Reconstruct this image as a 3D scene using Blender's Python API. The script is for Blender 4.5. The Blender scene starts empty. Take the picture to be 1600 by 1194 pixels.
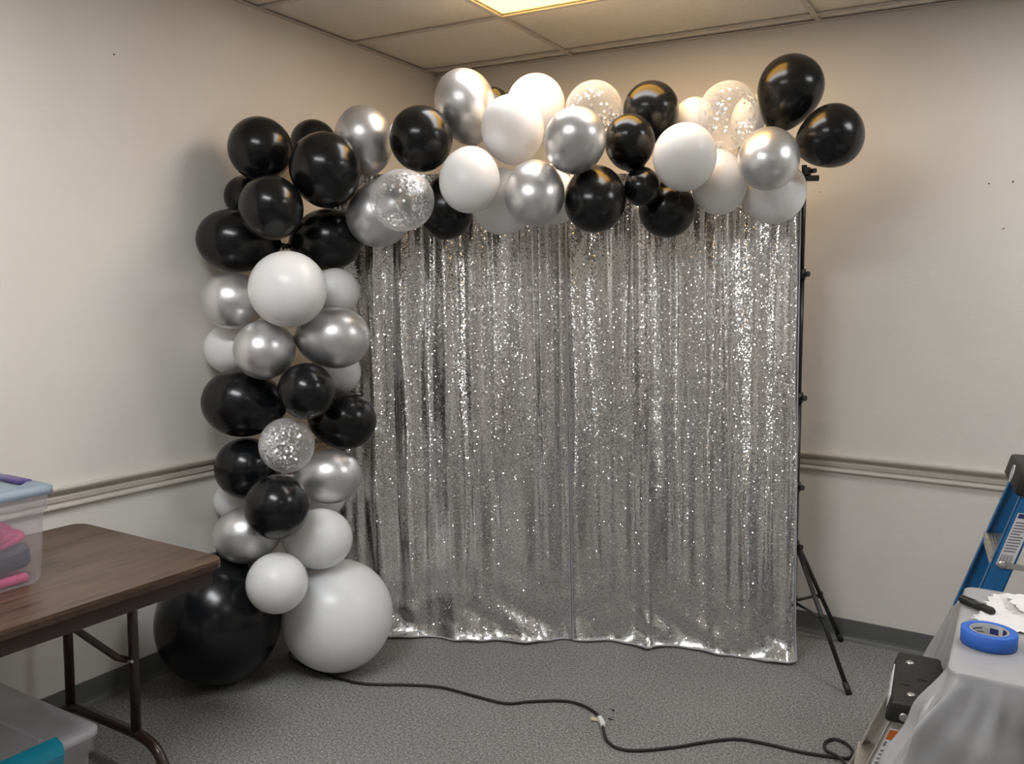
import bpy, bmesh, math, random
from mathutils import Vector, Matrix
random.seed(7)
C = bpy.context.scene.collection
S = bpy.context.scene
PI = math.pi

# ------------------------------------------------------------------ camera, world, exposure
cam_d = bpy.data.cameras.new('camera'); cam = bpy.data.objects.new('camera', cam_d); C.objects.link(cam)
cam_d.sensor_fit = 'HORIZONTAL'; cam_d.sensor_width = 36.0
cam_d.lens = 1346.25 / 1600 * 36.0
cam_d.clip_start = 0.02
cam.matrix_world = Matrix(((0.85982, -0.06508, 0.50643, 2.96172),
                           (0.51042, 0.08394, -0.85582, -4.10611),
                           (0.01319, 0.99434, 0.10539, 1.58776),
                           (0, 0, 0, 1)))
S.camera = cam
w = bpy.data.worlds.new('world'); S.world = w; w.use_nodes = True
w.node_tree.nodes['Background'].inputs[0].default_value = (0.05, 0.055, 0.06, 1)
w.node_tree.nodes['Background'].inputs[1].default_value = 0.3
S.view_settings.view_transform = 'Standard'; S.view_settings.look = 'None'
S.view_settings.gamma = 1.0; S.view_settings.use_curve_mapping = False
S.view_settings.exposure = 0.62
WARM = 6.0      # strength of the warm tube of the visible fixture
COOL1 = 8.0    # its white tube
COOL2 = 16.5    # the fixtures further back and to the right
COOL3 = 9.0
COOL4 = 2.0

# ------------------------------------------------------------------ materials
def nt(name):
    m = bpy.data.materials.new(name); m.use_nodes = True
    t = m.node_tree; b = t.nodes['Principled BSDF']
    return m, t, b
def coords(t, scale=(1, 1, 1), kind='Object'):
    tc = t.nodes.new('ShaderNodeTexCoord'); mp = t.nodes.new('ShaderNodeMapping')
    mp.inputs['Scale'].default_value = scale
    t.links.new(tc.outputs[kind], mp.inputs[0]); return mp.outputs[0]
def noise(t, v, scale, detail=3, rough=.5):
    n = t.nodes.new('ShaderNodeTexNoise'); n.inputs['Scale'].default_value = scale
    n.inputs['Detail'].default_value = detail; n.inputs['Roughness'].default_value = rough
    t.links.new(v, n.inputs['Vector']); return n
def ramp(t, fac, stops):
    r = t.nodes.new('ShaderNodeValToRGB'); e = r.color_ramp.elements
    while len(e) < len(stops): e.new(.5)
    for el, (p, c) in zip(e, stops): el.position = p; el.color = (*c, 1)
    t.links.new(fac, r.inputs[0]); return r.outputs[0]
def bump(t, b, h, strength, dist=.01):
    n = t.nodes.new('ShaderNodeBump'); n.inputs['Strength'].default_value = strength
    n.inputs['Distance'].default_value = dist
    t.links.new(h, n.inputs['Height']); t.links.new(n.outputs[0], b.inputs['Normal'])
def math_node(t, op, a, bv=None, clamp=False):
    n = t.nodes.new('ShaderNodeMath'); n.operation = op; n.use_clamp = clamp
    if isinstance(a, (int, float)): n.inputs[0].default_value = a
    else: t.links.new(a, n.inputs[0])
    if bv is not None:
        if isinstance(bv, (int, float)): n.inputs[1].default_value = bv
        else: t.links.new(bv, n.inputs[1])
    return n.outputs[0]
def plain(name, col, rough=.5, metal=0, var=.06, scale=12, bmp=0, bscale=200, coat=0, spec=.5, sss=0, sssr=.05):
    """solid colour with a little procedural variation and relief"""
    m, t, b = nt(name)
    v = coords(t)
    n = noise(t, v, scale, 3)
    lo = tuple(max(0, c * (1 - var)) for c in col); hi = tuple(min(1, c * (1 + var)) for c in col)
    t.links.new(ramp(t, n.outputs[0], [(.3, lo), (.7, hi)]), b.inputs['Base Color'])
    b.inputs['Roughness'].default_value = rough; b.inputs['Metallic'].default_value = metal
    b.inputs['Specular IOR Level'].default_value = spec
    if coat: b.inputs['Coat Weight'].default_value = coat; b.inputs['Coat Roughness'].default_value = .15
    if sss:
        b.inputs['Subsurface Weight'].default_value = sss
        b.inputs['Subsurface Scale'].default_value = sssr
        b.inputs['Subsurface Radius'].default_value = (1, .85, .7)
    if bmp: bump(t, b, noise(t, v, bscale, 2).outputs[0], bmp, .002)
    return m
M = {}
# walls: greige roller-painted plaster with orange-peel relief and a few scuffs
def wall_mat():
    m, t, b = nt('wall_paint'); v = coords(t)
    n = noise(t, v, 1.6, 4, .6)
    c = ramp(t, n.outputs[0], [(.35, (.755, .722, .662)), (.65, (.79, .758, .70))])
    t.links.new(c, b.inputs['Base Color']); b.inputs['Roughness'].default_value = .55
    b.inputs['Specular IOR Level'].default_value = .35
    n2 = noise(t, v, 160, 2); n3 = noise(t, v, 14, 3)
    s = math_node(t, 'ADD', n2.outputs[0], math_node(t, 'MULTIPLY', n3.outputs[0], 1.5))
    bump(t, b, s, .25, .003); return m
M['wall'] = wall_mat()
M['chair_rail'] = plain('rail_paint', (.55, .505, .44), .35, var=.03, scale=5)
M['base'] = plain('rubber_base', (.125, .128, .127), .5, var=.06, scale=6)
M['chip'] = plain('bare_plaster', (.8, .79, .76), .8)
M['hole'] = plain('nail_hole_dark', (.02, .018, .015), .9)
def carpet_mat():
    m, t, b = nt('carpet'); v = coords(t)
    n = noise(t, v, 110, 3, .75); n1 = noise(t, v, 210, 2, .6); n2 = noise(t, v, 1.8, 3)
    mx = math_node(t, 'ADD', math_node(t, 'MULTIPLY', n.outputs[0], .6), math_node(t, 'MULTIPLY', n1.outputs[0], .4))
    c = ramp(t, mx, [(.35, (.075, .075, .072)), (.5, (.255, .252, .242)), (.65, (.56, .55, .525))])
    mixn = t.nodes.new('ShaderNodeMix'); mixn.data_type = 'RGBA'; mixn.blend_type = 'MULTIPLY'
    mixn.inputs['Factor'].default_value = 1
    t.links.new(c, mixn.inputs['A']); t.links.new(ramp(t, n2.outputs[0], [(.3, (.86, .86, .86)), (.7, (1, 1, 1))]), mixn.inputs['B'])
    t.links.new(mixn.outputs['Result'], b.inputs['Base Color'])
    b.inputs['Roughness'].default_value = .95; b.inputs['Specular IOR Level'].default_value = .1
    bump(t, b, mx, .9, .006); return m
M['carpet'] = carpet_mat()
def tile_mat():
    m, t, b = nt('fissured_tile'); v = coords(t)
    a = noise(t, v, 90, 4, .7); f = noise(t, coords(t, (1, 2.2, 1)), 60, 5, .8)
    c = ramp(t, f.outputs[0], [(.30, (.42, .40, .35)), (.38, (.90, .865, .785)), (.6, (.94, .91, .84))])
    t.links.new(c, b.inputs['Base Color']); b.inputs['Roughness'].default_value = .9
    bump(t, b, f.outputs[0], .7, .006); return m
M['tile'] = tile_mat()
M['grid'] = plain('painted_tee', (.60, .57, .52), .45, var=.03)
def panel_mat(name, warm):
    m, t, b = nt(name); t.nodes.remove(b)
    e = t.nodes.new('ShaderNodeEmission'); out = t.nodes['Material Output']
    t.links.new(e.outputs[0], out.inputs[0])
    if warm:   # a warm tube at the wall side of the fixture, a white one on the room side
        tc = t.nodes.new('ShaderNodeTexCoord'); sp = t.nodes.new('ShaderNodeSeparateXYZ')
        t.links.new(tc.outputs['Object'], sp.inputs[0])
        f = math_node(t, 'ADD', math_node(t, 'MULTIPLY', sp.outputs['Y'], 1 / .57), .5)
        c = ramp(t, f, [(.30, (.96, .97, 1.0)), (.60, (1.0, .52, .085))])
        r = t.nodes.new('ShaderNodeMapRange'); r.inputs['From Min'].default_value = .3; r.inputs['From Max'].default_value = .62
        r.inputs['To Min'].default_value = COOL1; r.inputs['To Max'].default_value = WARM
        t.links.new(f, r.inputs[0]); t.links.new(c, e.inputs[0]); t.links.new(r.outputs[0], e.inputs[1])
    else:
        n = noise(t, coords(t), 3, 1)
        t.links.new(ramp(t, n.outputs[0], [(.3, (.95, .965, 1.0)), (.7, (.97, .98, 1.0))]), e.inputs[0])
        e.inputs[1].default_value = {'a': COOL2, 'b': COOL3, 'c': COOL4}[name[-1]]
    return m
M['panel_warm'] = panel_mat('lit_diffuser_warm', True)
M['panel_a'] = panel_mat('lit_diffuser_a', False)
M['panel_c'] = panel_mat('lit_diffuser_c', False)
M['panel_b'] = panel_mat('lit_diffuser_b', False)
# latex
M['black'] = plain('black_latex', (.0062, .0068, .0078), .22, var=.1, scale=4, spec=.40)
M['white'] = plain('white_latex', (.82, .825, .82), .27, var=.012, scale=4, sss=.55, sssr=.10, spec=.4)
M['silver'] = plain('chrome_latex', (.70, .70, .705), .34, metal=.84, var=.03, scale=30)
def skin_mat():
    m, t, b = nt('clear_latex'); out = t.nodes['Material Output']
    b.inputs['Base Color'].default_value = (.9, .9, .9, 1); b.inputs['Roughness'].default_value = .12
    tr = t.nodes.new('ShaderNodeBsdfTransparent'); lw = t.nodes.new('ShaderNodeLayerWeight'); lw.inputs[0].default_value = .35
    n = noise(t, coords(t), 25, 3)
    f = math_node(t, 'ADD', math_node(t, 'MULTIPLY', lw.outputs['Facing'], .52), math_node(t, 'MULTIPLY', n.outputs[0], .17), True)
    mx = t.nodes.new('ShaderNodeMixShader'); t.links.new(f, mx.inputs[0]); t.links.new(tr.outputs[0], mx.inputs[1])
    t.links.new(b.outputs[0], mx.inputs[2]); t.links.new(mx.outputs[0], out.inputs[0]); return m
M['skin'] = skin_mat()
M['foil'] = plain('silver_foil', (.90, .90, .90), .30, metal=.72, var=.05, scale=80)
def sequin_mat():
    m, t, b = nt('silver_sequins')
    uv = coords(t, (1, 1, 1), 'UV')
    vo = t.nodes.new('ShaderNodeTexVoronoi'); vo.voronoi_dimensions = '2D'; vo.inputs['Scale'].default_value = 250
    t.links.new(uv, vo.inputs['Vector'])
    # along the folds run long strips where the sequins hang loose and glitter; between them they lie flat
    st = noise(t, coords(t, (1, .055, 1), 'UV'), 17, 3, .6); st2 = noise(t, coords(t, (1, .5, 1), 'UV'), 9, 4, .7)
    sep = t.nodes.new('ShaderNodeSeparateXYZ'); t.links.new(uv, sep.inputs[0])
    streak = math_node(t, 'MULTIPLY', ramp_f(t, st.outputs[0], .50, .64, .05, 1.0), ramp_f(t, st2.outputs[0], .35, .6, .45, 1.15))
    # the ridges of the folds (a point attribute of the cloth) lift the sequins most
    at = t.nodes.new('ShaderNodeAttribute'); at.attribute_name = 'loose'
    ridge = math_node(t, 'MULTIPLY', at.outputs['Fac'], ramp_f(t, st2.outputs[0], .36, .58, .25, 1.1))
    streak = math_node(t, 'MAXIMUM', math_node(t, 'MULTIPLY', streak, .42), ridge)
    hgt = ramp_f(t, sep.outputs['Y'], .25, 1.0, .22, 1.0)
    sub = t.nodes.new('ShaderNodeVectorMath'); sub.operation = 'SUBTRACT'; sub.inputs[1].default_value = (.5, .5, .5)
    t.links.new(vo.outputs['Color'], sub.inputs[0])
    sc = t.nodes.new('ShaderNodeSeparateColor'); t.links.new(vo.outputs['Color'], sc.inputs[0])
    loose = math_node(t, 'POWER', sc.outputs[2], 18)
    amp = math_node(t, 'ADD', math_node(t, 'MULTIPLY', math_node(t, 'ADD', math_node(t, 'MULTIPLY', streak, .52), .11), hgt), math_node(t, 'MULTIPLY', loose, .8))
    scl = t.nodes.new('ShaderNodeVectorMath'); scl.operation = 'SCALE'
    t.links.new(sub.outputs[0], scl.inputs[0]); t.links.new(amp, scl.inputs['Scale'])
    geo = t.nodes.new('ShaderNodeNewGeometry')
    add = t.nodes.new('ShaderNodeVectorMath'); t.links.new(geo.outputs['Normal'], add.inputs[0]); t.links.new(scl.outputs[0], add.inputs[1])
    cb = t.nodes.new('ShaderNodeCombineXYZ'); t.links.new(math_node(t, 'MULTIPLY', streak, .21), cb.inputs[2])   # lifted sequins face a little upwards
    add2 = t.nodes.new('ShaderNodeVectorMath'); t.links.new(add.outputs[0], add2.inputs[0]); t.links.new(cb.outputs[0], add2.inputs[1])
    nrm = t.nodes.new('ShaderNodeVectorMath'); nrm.operation = 'NORMALIZE'; t.links.new(add2.outputs[0], nrm.inputs[0])
    t.links.new(nrm.outputs[0], b.inputs['Normal'])
    c = ramp(t, sc.outputs[1], [(0, (.34, .34, .34)), (.15, (.64, .63, .62)), (1, (.90, .89, .88))])  # darkest cells: the dark reflection of sequins at off angles, put into their colour
    t.links.new(c, b.inputs['Base Color'])
    b.inputs['Metallic'].default_value = .92; b.inputs['Roughness'].default_value = .2
    return m
def ramp_f(t, f, a, bb, lo, hi):
    r = t.nodes.new('ShaderNodeMapRange'); t.links.new(f, r.inputs[0])
    for k, v in (('From Min', a), ('From Max', bb), ('To Min', lo), ('To Max', hi)): r.inputs[k].default_value = v
    return r.outputs[0]
M['sequin'] = sequin_mat()
M['hem'] = plain('grey_satin_edge', (.42, .42, .45), .35, var=.05)
M['stand'] = plain('black_powder_coat', (.012, .012, .013), .38, var=.1)
M['knob'] = plain('black_plastic', (.014, .014, .014), .45, var=.1)
def wood_mat():
    m, t, b = nt('walnut_laminate')
    v = coords(t, (9, .7, 9)); n = noise(t, v, 5.5, 6, .65)
    n2 = noise(t, coords(t, (60, 2.2, 60)), 3, 2)
    f = math_node(t, 'ADD', math_node(t, 'MULTIPLY', n.outputs[0], .7), math_node(t, 'MULTIPLY', n2.outputs[0], .3))
    t.links.new(ramp(t, f, [(.36, (.034, .018, .010)), (.46, (.085, .049, .029)), (.56, (.102, .059, .036)), (.64, (.155, .093, .058))]), b.inputs['Base Color'])
    b.inputs['Roughness'].default_value = .33; b.inputs['Coat Weight'].default_value = .15
    bump(t, b, n2.outputs[0], .08, .001); return m
M['wood'] = wood_mat()
M['tedge'] = plain('brown_edge_band', (.050, .028, .020), .4, var=.3, scale=25)
M['brown'] = plain('brown_enamel', (.032, .017, .013), .3, var=.1, coat=.3)
def haze_mat(name, col, clear, rough=.25):
    m, t, b = nt(name); out = t.nodes['Material Output']
    n = noise(t, coords(t), 6, 3)
    lo = tuple(c * .94 for c in col)
    t.links.new(ramp(t, n.outputs[0], [(.3, lo), (.7, col)]), b.inputs['Base Color']); b.inputs['Roughness'].default_value = rough
    tl = t.nodes.new('ShaderNodeBsdfTranslucent'); tl.inputs[0].default_value = (*col, 1)
    m1 = t.nodes.new('ShaderNodeMixShader'); m1.inputs[0].default_value = .45
    t.links.new(b.outputs[0], m1.inputs[1]); t.links.new(tl.outputs[0], m1.inputs[2])
    tr = t.nodes.new('ShaderNodeBsdfTransparent'); m2 = t.nodes.new('ShaderNodeMixShader'); m2.inputs[0].default_value = 1 - clear
    t.links.new(tr.outputs[0], m2.inputs[1]); t.links.new(m1.outputs[0], m2.inputs[2]); t.links.new(m2.outputs[0], out.inputs[0])
    return m
M['bin_clear'] = haze_mat('frosted_plastic', (.74, .73, .78), .66)
M['bin_lid_clear'] = haze_mat('frosted_lid', (.90, .90, .94), .36)
M['bin_lid_blue'] = haze_mat('blue_tinted_lid', (.40, .52, .62), .15)
M['teal'] = plain('teal_plastic', (.012, .24, .34), .3, coat=.2)
M['purple'] = plain('purple_plastic', (.055, .035, .16), .3)
M['pink'] = plain('pink_fabric', (.72, .10, .28), .7, var=.2, bmp=.3)
M['navy'] = plain('navy_pouch', (.035, .055, .085), .5, var=.3)
M['mauve'] = plain('mauve_cloth', (.18, .07, .13), .8, var=.4)
def vinyl_mat():
    # thin translucent film: bright over the white tabletop, darker where it hangs free
    m, t, b = nt('grey_plastic_cloth'); v = coords(t); out = t.nodes['Material Output']
    n = noise(t, v, 5, 4, .6)
    t.links.new(ramp(t, n.outputs[0], [(.3, (.47, .47, .48)), (.7, (.54, .54, .55))]), b.inputs['Base Color'])
    b.inputs['Roughness'].default_value = .27; b.inputs['Specular IOR Level'].default_value = .5
    bump(t, b, n.outputs[0], .22, .02)
    tr = t.nodes.new('ShaderNodeBsdfTransparent'); tr.inputs[0].default_value = (.93, .93, .94, 1)
    mx = t.nodes.new('ShaderNodeMixShader'); mx.inputs[0].default_value = .66
    t.links.new(tr.outputs[0], mx.inputs[1]); t.links.new(b.outputs[0], mx.inputs[2]); t.links.new(mx.outputs[0], out.inputs[0])
    return m
M['white_top'] = plain('white_moulded_tabletop', (.70, .70, .70), .5)
M['cloth'] = vinyl_mat()
M['tape'] = plain('blue_crepe_tape', (.035, .15, .60), .6, var=.06, bmp=.2)
M['card'] = plain('grey_cardboard', (.42, .42, .43), .7)
M['ink'] = plain('navy_ink', (.02, .03, .14), .6)
M['greyink'] = plain('grey_ink', (.2, .2, .21), .6)
M['paper'] = plain('white_paper', (.80, .80, .80), .7, var=.02)
M['blue'] = plain('blue_fibreglass', (.014, .15, .37), .38, var=.12, scale=18, bmp=.08)
M['alu'] = plain('brushed_aluminium', (.62, .58, .52), .38, metal=.85, var=.12, scale=30)
M['alu_grey'] = plain('mill_aluminium', (.50, .48, .44), .42, metal=.5, var=.08)
M['steel'] = plain('zinc_steel', (.60, .60, .58), .28, metal=1, var=.1)
M['cap'] = plain('black_moulded_cap', (.010, .010, .010), .55, var=.15, bmp=.15)
M['label'] = plain('white_label', (.72, .72, .73), .5, var=.02)
M['orange'] = plain('orange_print', (.55, .14, .02), .5)
M['cord'] = plain('black_rubber_cord', (.010, .010, .010), .5)
M['plug'] = plain('white_plug', (.82, .81, .76), .4)
M['tag'] = plain('cream_tag', (.62, .56, .36), .6)
M['scrap'] = plain('black_scrap', (.012, .012, .012), .6)

# ------------------------------------------------------------------ mesh helpers
class MB:
    """collects shapes into one mesh"""
    def __init__(s): s.bm = bmesh.new(); s.mi = 0
    def _mark(s, faces, smooth=False):
        for f in faces: f.material_index = s.mi; f.smooth = smooth
    def box(s, c, d, bev=0, rot=None, seg=2):
        b = bmesh.new(); bmesh.ops.create_cube(b, size=1)
        for v in b.verts: v.co = Vector((v.co.x * d[0], v.co.y * d[1], v.co.z * d[2]))
        if bev: bmesh.ops.bevel(b, geom=b.edges[:], offset=bev, segments=seg, profile=.5, affect='EDGES')
        mt = Matrix.Translation(c) @ (rot.to_4x4() if rot else Matrix.Identity(4))
        bmesh.ops.transform(b, matrix=mt, verts=b.verts); s._merge(b, bev > 0); return s
    def _merge(s, b, smooth=False):
        mp = {v: s.bm.verts.new(v.co) for v in b.verts}
        for f in b.faces:
            try: nf = s.bm.faces.new([mp[v] for v in f.verts]); nf.material_index = s.mi; nf.smooth = smooth
            except ValueError: pass
        b.free()
    def tube(s, pts, r, seg=12, caps=True, smooth=True, round_=0):
        pts = [Vector(p) for p in pts]
        if isinstance(r, (int, float)): r = [r] * len(pts)
        t0 = (pts[1] - pts[0]).normalized()
        nrm = t0.orthogonal().normalized(); rings = []
        for i, p in enumerate(pts):
            tg = (pts[min(i + 1, len(pts) - 1)] - pts[max(i - 1, 0)]).normalized()
            nrm = (nrm - tg * nrm.dot(tg)).normalized(); bn = tg.cross(nrm)
            rings.append([s.bm.verts.new(p + (nrm * math.cos(a) + bn * math.sin(a)) * r[i]) for a in [2 * PI * k / seg for k in range(seg)]])
        fs = []
        for a, b in zip(rings, rings[1:]):
            for k in range(seg): fs.append(s.bm.faces.new((a[k], a[(k + 1) % seg], b[(k + 1) % seg], b[k])))
        s._mark(fs, smooth)
        if caps: s._mark([s.bm.faces.new(rings[0][::-1]), s.bm.faces.new(rings[-1])])
        return s
    def lathe(s, prof, c=(0, 0, 0), seg=32, rot=None, smooth=True):
        c = Vector(c); rings = []
        for (r, z) in prof:
            if r < 1e-6: rings.append([s.bm.verts.new(c + (rot @ Vector((0, 0, z)) if rot else Vector((0, 0, z))))])
            else:
                ring = []
                for k in range(seg):
                    p = Vector((r * math.cos(2 * PI * k / seg), r * math.sin(2 * PI * k / seg), z))
                    ring.append(s.bm.verts.new(c + (rot @ p if rot else p)))
                rings.append(ring)
        fs = []
        for a, b in zip(rings, rings[1:]):
            for k in range(seg):
                k2 = (k + 1) % seg
                if len(a) == 1 and len(b) == 1: continue
                if len(a) == 1: fs.append(s.bm.faces.new((a[0], b[k2], b[k])))
                elif len(b) == 1: fs.append(s.bm.faces.new((a[k], a[k2], b[0])))
                else: fs.append(s.bm.faces.new((a[k], a[k2], b[k2], b[k])))
        s._mark(fs, smooth); return s
    def prism(s, poly, axis, a, b, smooth=False):
        """extrude a polygon of (u,v) along an axis between a and b; axis x: (y,z), y: (x,z), z: (x,y)"""
        def P(u, v, t): return {'x': (t, u, v), 'y': (u, t, v), 'z': (u, v, t)}[axis]
        A = [s.bm.verts.new(P(u, v, a)) for u, v in poly]; B = [s.bm.verts.new(P(u, v, b)) for u, v in poly]
        fs = [s.bm.faces.new((A[k], A[(k + 1) % len(A)], B[(k + 1) % len(A)], B[k])) for k in range(len(A))]
        s._mark(fs, smooth); s._mark([s.bm.faces.new(A[::-1]), s.bm.faces.new(B)]); return s
    def hull8(s, lo, hi):
        """a solid between two quads (lists of 4 points, same order)"""
        A = [s.bm.verts.new(p) for p in lo]; B = [s.bm.verts.new(p) for p in hi]
        fs = [s.bm.faces.new(A[::-1]), s.bm.faces.new(B)] + [s.bm.faces.new((A[k], A[(k + 1) % 4], B[(k + 1) % 4], B[k])) for k in range(4)]
        s._mark(fs); return s
    def grid(s, rows, smooth=True, closed=False, uvs=None):
        V = [[s.bm.verts.new(p) for p in row] for row in rows]; n = len(V[0]); fs = []
        for i in range(len(V) - 1):
            for k in range(n if closed else n - 1):
                fs.append(s.bm.faces.new((V[i][k], V[i][(k + 1) % n], V[i + 1][(k + 1) % n], V[i + 1][k])))
        s._mark(fs, smooth)
        if uvs:
            lay = s.bm.loops.layers.uv.new('UVMap'); d = {}
            for i, row in enumerate(V):
                for k, v in enumerate(row): d[v] = uvs[i][k]
            for f in fs:
                for l in f.loops: l[lay].uv = d[l.vert]
        return s
    def mesh(s, name, mats):
        bmesh.ops.recalc_face_normals(s.bm, faces=s.bm.faces[:])
        me = bpy.data.meshes.new(name); s.bm.to_mesh(me); s.bm.free()
        for m in (mats if isinstance(mats, (list, tuple)) else [mats]): me.materials.append(M[m] if isinstance(m, str) else m)
        return me
    def build(s, name, mats, parent=None, loc=None):
        return link(name, s.mesh(name, mats), parent, loc)
def link(name, me, parent=None, loc=None):
    o = bpy.data.objects.new(name, me); C.objects.link(o)
    if parent: o.parent = parent
    if loc: o.location = loc
    return o
def tag(o, label, cat, group=None):
    o['label'] = label; o['category'] = cat
    if group: o['group'] = group
    return o
def thing(name, label, cat, loc=(0, 0, 0), rz=0, group=None):
    o = bpy.data.objects.new(name, None); C.objects.link(o); o.location = loc; o.rotation_euler = (0, 0, rz)
    o.empty_display_size = .1
    return tag(o, label, cat, group)
def structure(o, label=None):
    o['kind'] = 'structure'
    if label: o['label'] = label
    return o
def solidify(o, t, off=0):
    md = o.modifiers.new('thick', 'SOLIDIFY'); md.thickness = t; md.offset = off; return o
def catmull(P, n=6):
    P = [Vector(p) for p in P]; out = []
    for i in range(len(P) - 1):
        p0, p1, p2, p3 = P[max(i - 1, 0)], P[i], P[i + 1], P[min(i + 2, len(P) - 1)]
        for k in range(n):
            t = k / n
            out.append(.5 * ((2 * p1) + (p2 - p0) * t + (2 * p0 - 5 * p1 + 4 * p2 - p3) * t * t + (3 * p1 - p0 - 3 * p2 + p3) * t ** 3))
    return out + [P[-1]]

# ------------------------------------------------------------------ the room
RX, RY, H = 6.2, -7.2, 2.8
structure(MB().box((RX / 2, RY / 2, -.05), (RX + .4, -RY + .4, .1)).build('floor', 'carpet'), 'dark grey flecked loop-pile carpet')
wl = structure(MB().box((-.06, RY / 2, H / 2), (.12, -RY, H + .2)).build('wall_left', 'wall'), 'greige painted wall on the left of the corner')
wb = structure(MB().box((RX / 2, .06, H / 2), (RX, .12, H + .2)).build('wall_back', 'wall'), 'greige painted wall behind the backdrop')
structure(MB().box((RX + .06, RY / 2, H / 2), (.12, -RY, H + .2)).build('wall_right', 'wall'))
structure(MB().box((RX / 2, RY - .06, H / 2), (RX, .12, H + .2)).build('wall_front', 'wall'))
ceil = structure(MB().box((RX / 2, RY / 2, H + .10), (RX + .4, -RY + .4, .06)).build('ceiling', 'grid'), 'suspended ceiling of fissured tiles in a painted grid')
# chair rails and rubber baseboards
prof = [(0, .780), (.012, .780), (.017, .784), (.018, .789), (.016, .794), (.010, .798), (.004, .800), (.003, .804), (.010, .808), (.0115, .824), (.010, .828), (.003, .830), (.003, .834),
        (.012, .838), (.021, .845), (.025, .852), (.025, .858), (.021, .862), (0, .862)]
structure(MB().prism([(p, z) for p, z in prof], 'y', RY, 0).build('trim_1', 'chair_rail'), 'moulded tan chair rail on the left wall')
structure(MB().prism([(-p, z) for p, z in prof], 'x', .022, RX).build('trim_2', 'chair_rail'), 'moulded tan chair rail on the back wall')
bp = [(0, 0), (.016, 0), (.012, .010), (.006, .018), (.004, .028), (.004, .098), (.002, .100), (0, .100)]
structure(MB().prism(bp, 'y', RY, 0).build('baseboard_left', 'base'), 'grey rubber cove base')
structure(MB().prism([(-p, z) for p, z in bp], 'x', .016, RX).build('baseboard_back', 'base'), 'grey rubber cove base')
# chips and nail holes in the paint
def blot(r, seed, ax):
    rnd = random.Random(seed); n = 9; pts = []
    for k in range(n):
        a = 2 * PI * k / n; rr = r * rnd.uniform(.5, 1.2)
        pts.append((rr * 1.3 * math.cos(a), rr * math.sin(a)))
    return MB().prism(pts, ax, -.0008, .0008)
for i, (x, z, r, mt) in enumerate([(2.8, 2.052, .005, 'hole'), (2.886, 2.055, .006, 'hole'), (2.864, 1.868, .005, 'hole'), (2.745, 1.803, .006, 'chip'),
                     (2.612, 1.691, .010, 'chip'), (2.771, 1.504, .013, 'chip'), (2.948, 1.626, .008, 'chip'), (2.135, 2.049, .005, 'hole'), (2.547, .119, .008, 'chip')]):
    blot(r * .62, i, 'y').build('nail_hole' if mt == 'hole' else 'paint_chip', mt, wb, (x, -.0006, z))
for i, (y, z, r, mt) in enumerate([(-2.027, 2.438, .004, 'hole'), (-2.011, .923, .009, 'chip'), (-1.938, 1.147, .006, 'chip'), (-2.134, .933, .007, 'chip')]):
    blot(r * .7, 20 + i, 'x').build('nail_hole' if mt == 'hole' else 'paint_chip', mt, wl, (.0006, y, z))
# suspended ceiling: tees, tiles, light fixtures
GX = [0] + [.875 + 1.2192 * k for k in range(5)] + [RX]
GY = [0] + [-.11 - .6096 * k for k in range(12)] + [RY]
LIGHTS = {(1, 2): 'panel_warm', (1, 6): 'panel_a', (3, 2): 'panel_b', (3, 6): 'panel_c', (1, 10): 'panel_c', (3, 10): 'panel_c'}
for x in GX[1:-1]: MB().box((x, RY / 2, H - .004), (.024, -RY, .008)).box((x, RY / 2, H + .02), (.004, -RY, .04)).build('ceiling_tee', 'grid', ceil)
for y in GY[1:-1]: MB().box((RX / 2, y, H - .0045), (RX, .024, .0075)).box((RX / 2, y, H + .02), (RX, .004, .04)).build('ceiling_tee', 'grid', ceil)
for a, c, d in (((.011, RY / 2, H - .006), (.022, -RY, .006), 0), ((RX / 2, -.011, H - .006), (RX, .022, .006), 0)): MB().box(a, c).build('wall_angle', 'grid', ceil)
cache = {}
LLAB = {(1, 6): 'white ceiling light panel above the open carpet, one bay in from the arch', (3, 2): 'white ceiling light panel above the blue step ladder',
        (3, 6): 'dim white ceiling light panel on the ladder side, behind the camera', (1, 10): 'white ceiling light panel farthest back on the table side', (3, 10): 'dim white ceiling light panel farthest back on the ladder side'}
for i in range(len(GX) - 1):
    for j in range(len(GY) - 1):
        x0, x1, y1, y0 = GX[i], GX[i + 1], GY[j], GY[j + 1]
        cx, cy, dx, dy = (x0 + x1) / 2, (y0 + y1) / 2, x1 - x0 - .006, y1 - y0 - .006
        if (i, j) in LIGHTS:
            mt = LIGHTS[(i, j)]; first = mt == 'panel_warm'
            L = thing('ceiling_light', 'lit ceiling light panel with warm yellow edge above the arch' if first else LLAB[(i, j)], 'light', (cx, cy, H), 0, None if first else 'white ceiling lights')
            MB().box((0, 0, .006), (dx - .03, dy - .03, .006)).build('diffuser', mt, L)
            fr = MB()
            for s_ in (-1, 1): fr.box((0, s_ * (dy / 2 - .01), .012), (dx, .02, .024)); fr.box((s_ * (dx / 2 - .01), 0, .012), (.02, dy - .04, .024))
            fr.build('frame', 'grid', L)
            MB().box((0, 0, .045), (dx - .02, dy - .02, .04)).build('housing', 'grid', L)
            continue
        k = (round(dx, 3), round(dy, 3))
        if k not in cache: cache[k] = MB().box((0, 0, 0), (dx, dy, .016), .002, seg=1).mesh('ceiling_tile', 'tile')
        link('ceiling_tile', cache[k], ceil, (cx, cy, H + .009))

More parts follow.
